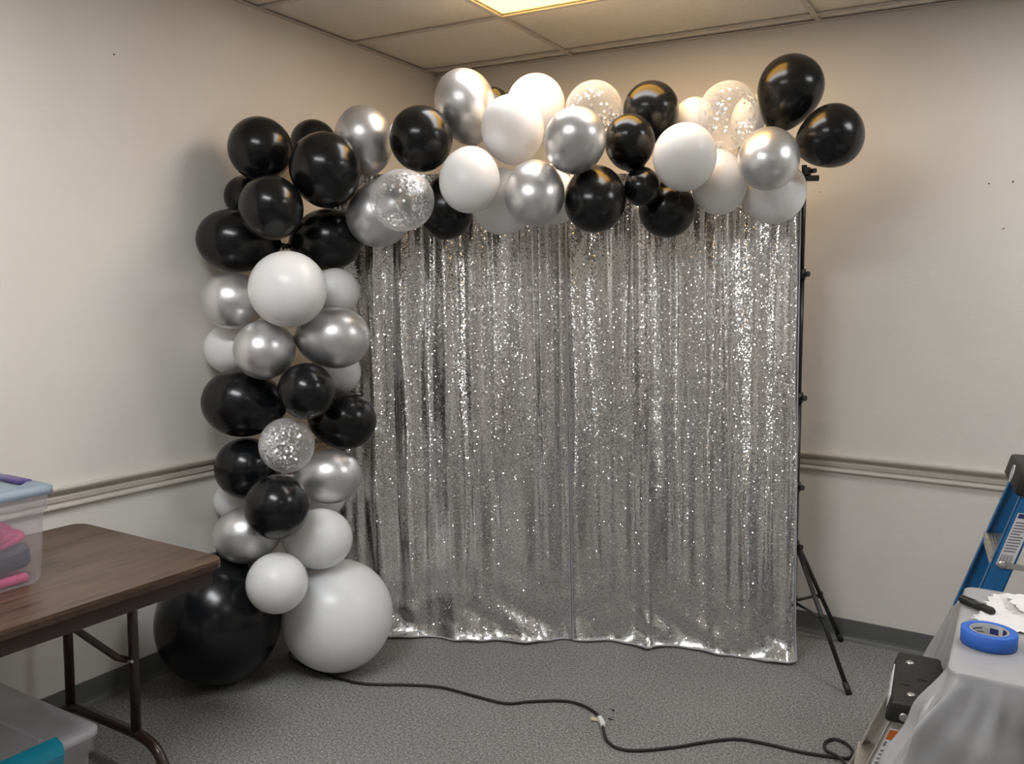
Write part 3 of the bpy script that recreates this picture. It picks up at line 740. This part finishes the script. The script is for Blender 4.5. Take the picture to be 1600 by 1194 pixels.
def stepladder(name, label, loc, rz, Hc, width, run, steps, railmat, splay, cap_d, cap_h, rail_w, folded=False):
    """local frame: climbing side faces -x, rails at y=0 (near) and y=width (far), cap centred over x=cap_d/2"""
    t = thing(name, label, 'ladder', loc, rz)
    cb = MB().box((cap_d / 2, width / 2, Hc - cap_h / 2), (cap_d, width + .02, cap_h), .010, seg=2)
    for v in cb.bm.verts:
        if v.co.z < Hc - cap_h * .5: v.co.x += -cap_h * .19 if v.co.x < cap_d / 2 else cap_h * .19      # the cap flares towards its skirt
    cb = cb.build('top_cap', 'cap', t)
    rails = []
    for side in (0, 1):
        y = 0 if side == 0 else width; s_ = 1 if side == 0 else -1; sp = -splay if side == 0 else splay
        top = Vector((.012, y + s_ * .012, Hc - cap_h * .6)); botp = Vector((-run, y + sp + s_ * .012, 0))
        mb = MB(); wdt = Vector((rail_w, 0, 0)); th = Vector((0, .004 * s_, 0)); fl = Vector((0, .026 * s_, 0)); ft = Vector((.004, 0, 0))
        def slab(a0, a1, off, e1, e2):
            lo = [a1 + off, a1 + off + e1, a1 + off + e1 + e2, a1 + off + e2]; hi = [a0 + off, a0 + off + e1, a0 + off + e1 + e2, a0 + off + e2]
            mb.hull8(lo, hi)
        slab(top, botp, Vector((0, 0, 0)), wdt, th)                     # web
        slab(top, botp, Vector((0, 0, 0)), ft, fl)                      # front flange
        slab(top, botp, wdt - ft, ft, fl)                               # rear flange
        r = mb.build('front_rail', railmat[0], t); rails.append((r, top, botp))
        MB().box(botp + Vector((rail_w / 2, s_ * .012, .012)), (rail_w + .012, .034, .024), .003).build('foot', 'cap', r)
    for k in range(steps):
        z = (Hc) * (k + 1) / (steps + 1); f = z / (Hc - cap_h * .6)
        a = rails[0][2].lerp(rails[0][1], f); b = rails[1][2].lerp(rails[1][1], f)
        mid = (a + b) / 2; ln = (b - a).length - .014
        sb = MB().box(mid + Vector((rail_w / 2 - .004, 0, 0)), (rail_w + .004, ln, .003))
        sb.box(mid + Vector((-.004, 0, -.016)), (.003, ln, .034)).box(mid + Vector((rail_w - .008, 0, -.012)), (.003, ln, .026))
        for g in range(6): sb.box(mid + Vector((.004 + g * (rail_w - .012) / 5, 0, .0025)), (.003, ln, .002))
        sb.build('step', 'alu', t)
    for side in (0, 1):      # rear legs
        y = 0 if side == 0 else width; s_ = 1 if side == 0 else -1; sp = -splay if side == 0 else splay
        top = Vector((cap_d - .03, y + s_ * .014, Hc - cap_h * .6)); botp = Vector((rail_w + .010 - run if folded else cap_d + run * 1.5, y + sp + s_ * .014, 0))
        mb = MB(); e1, e2 = Vector((.034, 0, 0)), Vector((0, .022 * s_, 0))
        mb.hull8([botp, botp + e1, botp + e1 + e2, botp + e2], [top, top + e1, top + e1 + e2, top + e2])
        r = mb.build('rear_leg', railmat[1], t)
        MB().box(botp + Vector((.017, s_ * .011, .010)), (.046, .03, .02), .003).build('foot', 'cap', r)
        rails.append((r, top, botp))
    if steps < 2: return t, cb, rails
    zz = Hc * .735
    if not folded: MB().tube([(cap_d + run * .5, .02, Hc * .45), (cap_d + run * .5, width - .02, Hc * .45)], .006, 8).build('rear_brace', 'alu', t)
    for side in (0, 1):
        f = zz / (Hc - cap_h * .6); a = rails[side][2].lerp(rails[side][1], f); b = rails[2 + side][2].lerp(rails[2 + side][1], f)
        s_ = -1 if side == 0 else 1
        p0 = a + Vector((rail_w * .45, s_ * .006, 0)); p1 = b + Vector((.017, s_ * .006, .0))
        m = (p0 + p1) / 2 + Vector((0, 0, -.006))
        sbm = MB(); sbm.hull8([p0 + Vector((0, -.002, -.009)), m + Vector((0, -.002, -.009)), m + Vector((0, .002, -.009)), p0 + Vector((0, .002, -.009))],
                              [p0 + Vector((0, -.002, .009)), m + Vector((0, -.002, .009)), m + Vector((0, .002, .009)), p0 + Vector((0, .002, .009))])
        sbm.hull8([m + Vector((0, -.002, -.009)), p1 + Vector((0, -.002, -.009)), p1 + Vector((0, .002, -.009)), m + Vector((0, .002, -.009))],
                  [m + Vector((0, -.002, .009)), p1 + Vector((0, -.002, .009)), p1 + Vector((0, .002, .009)), m + Vector((0, .002, .009))])
        sp = sbm.build('spreader', 'steel', t)
        MB().lathe([(.013, 0), (.013, .002), (.009, .005), (0, .006)], p0 + Vector((0, s_ * .002, 0)), 14, Matrix.Rotation(PI / 2 * (1 if s_ < 0 else -1), 3, 'X')).build('rivet', 'steel', sp)
    return t, cb, rails
lad, cap, rails = stepladder('step_ladder', 'blue fibreglass step ladder with black cap behind the cloth-covered table', (2.985, -1.185, 0), 0.10, 1.075, .33, .30, 3, ('blue', 'blue'), .045, .13, .072, .062)
# logo ring on the end of the cap
rg = MB(); ring = [(-.001, .165 + .024 * math.cos(a), 1.075 - .036 + .026 * math.sin(a)) for a in [2 * PI * i / 28 for i in range(29)]]
rg.tube([(x - .007 - .19 * (1.075 - .036 - z), y, z) for x, y, z in ring], .0022, 6)
for dy in (-.009, 0, .009): rg.box((-.0085, .165 + dy, 1.075 - .036), (.004, .004, .026), rot=Matrix.Rotation(.22, 3, 'Y'))
rg.build('emblem', 'label', cap)['label'] = 'white oval ring emblem'
r0, top, botp = rails[0]
dn = (botp - top).normalized()
a = top + dn * .085 + Vector((.012, -.0012, 0))
items = [(0.08, .92, .90, .985, 1)] + text_lines(.26, .86, 11, 2) + [(.1 + .065 * k, .1 + .065 * k + (.02 + .025 * (k % 3 == 0)), .04, .20, 2) for k in range(12)]
strip_label(r0, ['label', 'ink', 'greyink'], a + dn * .17, (1, 0, 0), -dn, .044, .17, items)['label'] = 'white printed label with barcode'

lad2, cap2, rails2 = stepladder('step_stool', 'short aluminium step stool with black cap in front of the cloth-covered table', (2.735, -1.83, 0), 0.07, .58, .32, .19, 1, ('alu_grey', 'alu_grey'), .030, .112, .060, .050, True)
for (x, y) in ((.035, .255), (.045, .045)):
    MB().lathe([(.011, 0), (.011, .002), (.007, .004), (.004, .0035), (0, .002)], (x, y, .58), 14).build('screw', 'steel', cap2)
MB().lathe([(.011, 0), (.011, .002), (.007, .004), (0, .002)], (.032, -.010, .542), 14, Matrix.Rotation(PI / 2, 3, 'X')).build('screw', 'steel', cap2)
for (x, y) in ((.07, .15), (.03, .10)):
    MB().box((x, y, .5805), (.022, .006, .003), .001).build('slot', 'hole', cap2)
em = MB(); rot = Matrix.Rotation(.19, 3, 'Y')
def on_face(y, z): return (-.0062 - .19 * (.551 - z), y, z)
for k in range(6): em.box(on_face(.075 + .032 * k, .550 + .003 * math.sin(k * 2.1)), (.003, .020, .020 - .004 * (k % 2)), 0, rot)
for z_ in (.565, .536): em.box(on_face(.155, z_), (.003, .21, .003), 0, rot)
for y_ in (.05, .26): em.box(on_face(y_, .5505), (.003, .003, .030), 0, rot)
em.build('emblem', 'label', cap2)['label'] = 'white block lettering in a frame, unreadable'
r0, top, botp = rails2[0]; dn = (botp - top).normalized()
items = [(.03, .97, .84, .985, 1), (.06, .22, .74, .81, 2)] + text_lines(.05, .72, 11, 2)
strip_label(r0, ['label', 'orange', 'greyink'], top + dn * .25 + Vector((.008, -.0012, 0)), (1, 0, 0), -dn, .040, .20, items)['label'] = 'white warning label with orange header'

# ------------------------------------------------------------------ cloth-covered table and the things on it
TX0, TX1, TY0, TY1, TZ = 2.862, 4.40, -1.975, -1.305, .738
t2 = thing('covered_table', 'folding table hidden under the grey plastic cloth', 'table', ((TX0 + TX1) / 2, (TY0 + TY1) / 2, 0))
hx, hy = (TX1 - TX0) / 2, (TY1 - TY0) / 2
MB().prism(rrect(-hx + .006, hx - .006, -hy + .006, hy - .006, .032), 'z', TZ - .036, TZ - .001).build('tabletop', 'white_top', t2)
for sx in (-1, 1):
    for sy in (-1, 1): MB().tube([(sx * (hx - .18), sy * (hy - .08), 0), (sx * (hx - .18), sy * (hy - .08), TZ - .03)], .014, 10).build('leg', 'brown', t2)
def cloth():
    rc = 0.028
    per = rrect(TX0, TX1, TY0, TY1, rc, 8)
    # densify the straight sides
    P = []
    for a, b in zip(per, per[1:] + per[:1]):
        d = math.hypot(b[0] - a[0], b[1] - a[1]); n = max(1, int(d / .009))
        for k in range(n): P.append((a[0] + (b[0] - a[0]) * k / n, a[1] + (b[1] - a[1]) * k / n))
    n = len(P); cx, cy = (TX0 + TX1) / 2, (TY0 + TY1) / 2
    mb = MB(); rows = []
    cor = [(TX0, TY0), (TX0, TY1), (TX1, TY0), (TX1, TY1)]
    # inner top rings
    for f in (.0, .25, .5, .75, .9, .97, .992):
        rows.append([(cx + (x - cx) * max(f, .002), cy + (y - cy) * max(f, .002), TZ + .0035 + .0012 * math.sin(9 * x * f + 4 * y) * f) for x, y in P])
    rows.append([(x, y, TZ + .003) for x, y in P])
    hang = .50
    for j in range(1, 27):
        h = hang * (j / 26) ** 1.4; row = []
        for i, (x, y) in enumerate(P):
            xa, ya = P[i - 4]; xb_, yb_ = P[(i + 4) % n]
            tx, ty = xb_ - xa, yb_ - ya; l = math.hypot(tx, ty) or 1; nx, ny = ty / l, -tx / l
            s = 0
            for k, (qx, qy) in enumerate(cor):
                d = math.hypot(x - qx, y - qy); s = max(s, math.exp(-(d / (.09 if qy == TY0 else .19)) ** 2) * (1 if qy == TY0 else .53 if qx == TX0 else .12))
            dxn, dyn = (x - cx), (y - cy)
            back = min(1, max(.25, (TY1 - y) / .25)); left = 1 - min(1, max(0, (x - TX0 - .02) / .05)); fl = (.005 + .05 * h) * back * (1 - .75 * left)
            pos = x * 1.0 + y * 1.7
            wav = (.013 * math.sin(pos * 23) + .009 * math.sin(pos * 51 + 1)) * min(1, h / .2) * back * (1 - .6 * left)
            wav += .010 * math.sin(34 * (x - 1.3 * h) + 2) * min(1, h / .1) * (y < cy)
            out = fl + wav + s * (.95 * max(0, h - .012) - .55 * h * h)
            # at the corners the spare cloth stands out diagonally with small pleats
            if s > .02:
                sg = (1 if x > cx else -1, 1 if y > cy else -1)
                dg = Vector((sg[0] * .62, sg[1] * .78)).normalized() if sg[1] < 0 else Vector((sg[0] * .98, .05)).normalized()
                nx2, ny2 = nx * (1 - s) + dg.x * s, ny * (1 - s) + dg.y * s
                l2 = math.hypot(nx2, ny2); nx, ny = nx2 / l2, ny2 / l2
                out += (.075 * (.62 - abs(math.sin(38 * (x - y) + .5)) ** .7) + .010 * math.sin(170 * (x + y) + 30 * h)) * min(1, h / .09) * s * (1 if y < cy else .3)
            row.append((x + nx * out, y + ny * out, TZ + .003 - h - .002 * min(1, j)))
        rows.append(row)
    mb.grid(rows, closed=True)
    o = tag(mb.build('tablecloth', 'cloth'), 'light grey plastic tablecloth draped over the table', 'tablecloth')
    md = o.modifiers.new('s', 'SUBSURF'); md.levels = 1; md.render_levels = 1
    return o
cloth()
ZC = TZ + .0045
tp = thing('tape_roll', 'roll of blue masking tape lying on the grey tablecloth', 'tape', (2.938, -1.757, ZC))
MB().lathe([(.0435, 0), (.060, 0), (.0622, .001), (.0622, .035), (.060, .036), (.0435, .036), (.0435, 0)], seg=56).build('tape_winding', 'tape', tp)
cr = MB().lathe([(.0395, .0005), (.0432, .0005), (.0432, .0357), (.0395, .0357), (.0395, .0005)], seg=48).build('core', 'card', tp)
def core_patch(a0, a1, z0, z1, mt):
    mb = MB(); rows = [[(.0393 * math.cos(a), .0393 * math.sin(a), z) for a in [a0 + (a1 - a0) * i / 8 for i in range(9)]] for z in (z0, z1)]
    mb.grid(rows); return mb.build('printed_mark', mt, cr)
core_patch(1.05, 1.55, .012, .027, 'ink'); core_patch(.35, .75, .017, .033, 'ink'); core_patch(2.0, 2.7, .023, .027, 'greyink'); core_patch(1.9, 2.5, .014, .017, 'greyink')
mk = thing('marker', 'black pen-like tool lying beside the white paper', 'pen', (2.895, -1.502, ZC + .0118), math.atan2(-.059, .075))
MB().tube([(-.047, 0, 0), (-.045, 0, 0), (-.038, 0, 0), (.030, 0, 0)], [.004, .0085, .0115, .0115], 14).build('barrel', 'knob', mk)
MB().tube([(.030, 0, 0), (.033, 0, 0), (.055, 0, 0), (.062, 0, 0)], [.0115, .0105, .0105, .006], 14).build('grip', 'scrap', mk)
MB().box((-.016, 0, .0118), (.040, .005, .002), .0008).build('clip', 'knob', mk)
def sheet(name, label, c, sx, sy, rz, seed, amp, parent=None, up=0):
    rn = random.Random(seed); ph = [rn.uniform(0, 6) for _ in range(6)]; rows = []; N = 22
    rag = [rn.uniform(-.008, .008) for _ in range(4 * (N + 1))]
    for j in range(N + 1):
        row = []
        for i in range(N + 1):
            u, v = i / N - .5, j / N - .5
            x, y = u * sx, v * sy
            if i in (0, N): x += rag[j]
            if j in (0, N): y += rag[N + i]
            z = amp * (.5 + .5 * math.sin(7 * u + 3 * v + ph[0])) * (.5 + .5 * math.sin(9 * v - 4 * u + ph[1])) + .3 * amp * abs(math.sin(17 * u + 11 * v + ph[2]))
            row.append((x * math.cos(rz) - y * math.sin(rz), x * math.sin(rz) + y * math.cos(rz), z))
        rows.append(row)
    o = MB().grid(rows, smooth=False).build(name, 'paper'); o.location = (c[0], c[1], ZC + up)
    solidify(o, .0006, 1)
    if label: tag(o, label, 'paper')
    return o
sheet('paper_sheet', 'crumpled white paper sheet lying next to the black tool', (3.015, -1.505), .20, .27, -.15, 3, .014, up=.001)
sheet('paper_sheet', 'second white sheet lying on top behind the crumpled one', (3.10, -1.46), .22, .20, .35, 8, .012, up=.021)

# ------------------------------------------------------------------ cords and scraps on the carpet
c1 = [(.228, -1.30), (.25, -1.36), (.316, -1.501), (.427, -1.545), (.546, -1.556), (.75, -1.552), (.934, -1.455), (1.055, -1.405), (1.202, -1.396), (1.341, -1.383), (1.417, -1.317), (1.52, -1.246), (1.599, -1.239), (1.669, -1.268), (1.699, -1.299)]
c2 = [(1.722, -1.327), (1.749, -1.373), (1.787, -1.428), (1.84, -1.455), (1.913, -1.429), (2.018, -1.333), (2.085, -1.256), (2.175, -1.174), (2.282, -1.148), (2.39, -1.14), (2.491, -1.116), (2.54, -1.095), (2.546, -1.043), (2.517, -.996), (2.474, -.986), (2.452, -1.031), (2.466, -1.083), (2.501, -1.115), (2.536, -1.150), (2.548, -1.21)]
t = thing('power_cord', 'black power cord running from behind the giant white balloon to the white plug', 'cord', (1.0, -1.4, 0))
MB().tube([p - Vector((1.0, -1.4, 0)) for p in catmull([(x, y, .0075) for x, y in c1], 6)], .0055, 10).build('cable', 'cord', t)
MB().box((1.709 - 1.0, -1.311 + 1.4, .0105), (.036, .017, .019), .004, Matrix.Rotation(-.85, 3, 'Z')).build('plug', 'plug', t)
MB().box((1.683 - 1.0, -1.306 + 1.4, .004), (.030, .026, .0035), .001, Matrix.Rotation(.5, 3, 'Z') @ Matrix.Rotation(.15, 3, 'Y')).build('tag', 'tag', t)
t = thing('extension_cord', 'black extension cord from the white plug, looping beside the step stool', 'cord', (2.0, -1.2, 0))
zs = [.0075] * len(c2)
for k in (17, 18, 19): zs[k] = .017
MB().tube([p - Vector((2.0, -1.2, 0)) for p in catmull([(x, y, z) for (x, y), z in zip(c2, zs)], 6)], .0055, 10).build('cable', 'cord', t)
MB().box((1.728 - 2.0, -1.336 + 1.2, .011), (.030, .018, .020), .004, Matrix.Rotation(-.98, 3, 'Z')).build('socket', 'plug', t)
for i, (x, y, lab) in enumerate([(1.707, -1.213, 'tiny black scrap on the carpet farther from the white plug'), (1.736, -1.283, 'tiny black scrap on the carpet close to the white plug')]):
    ps = [(x + .012 * math.cos(a), y + .010 * math.sin(a), .004 + .002 * math.sin(3 * a)) for a in (0 + i, .7 + i, 1.4 + i, 2.0 + i)]
    mb = MB().tube(ps, [.0015, .003, .0025, .001], 6); tag(mb.build('rubber_scrap', 'scrap'), lab, 'scrap')
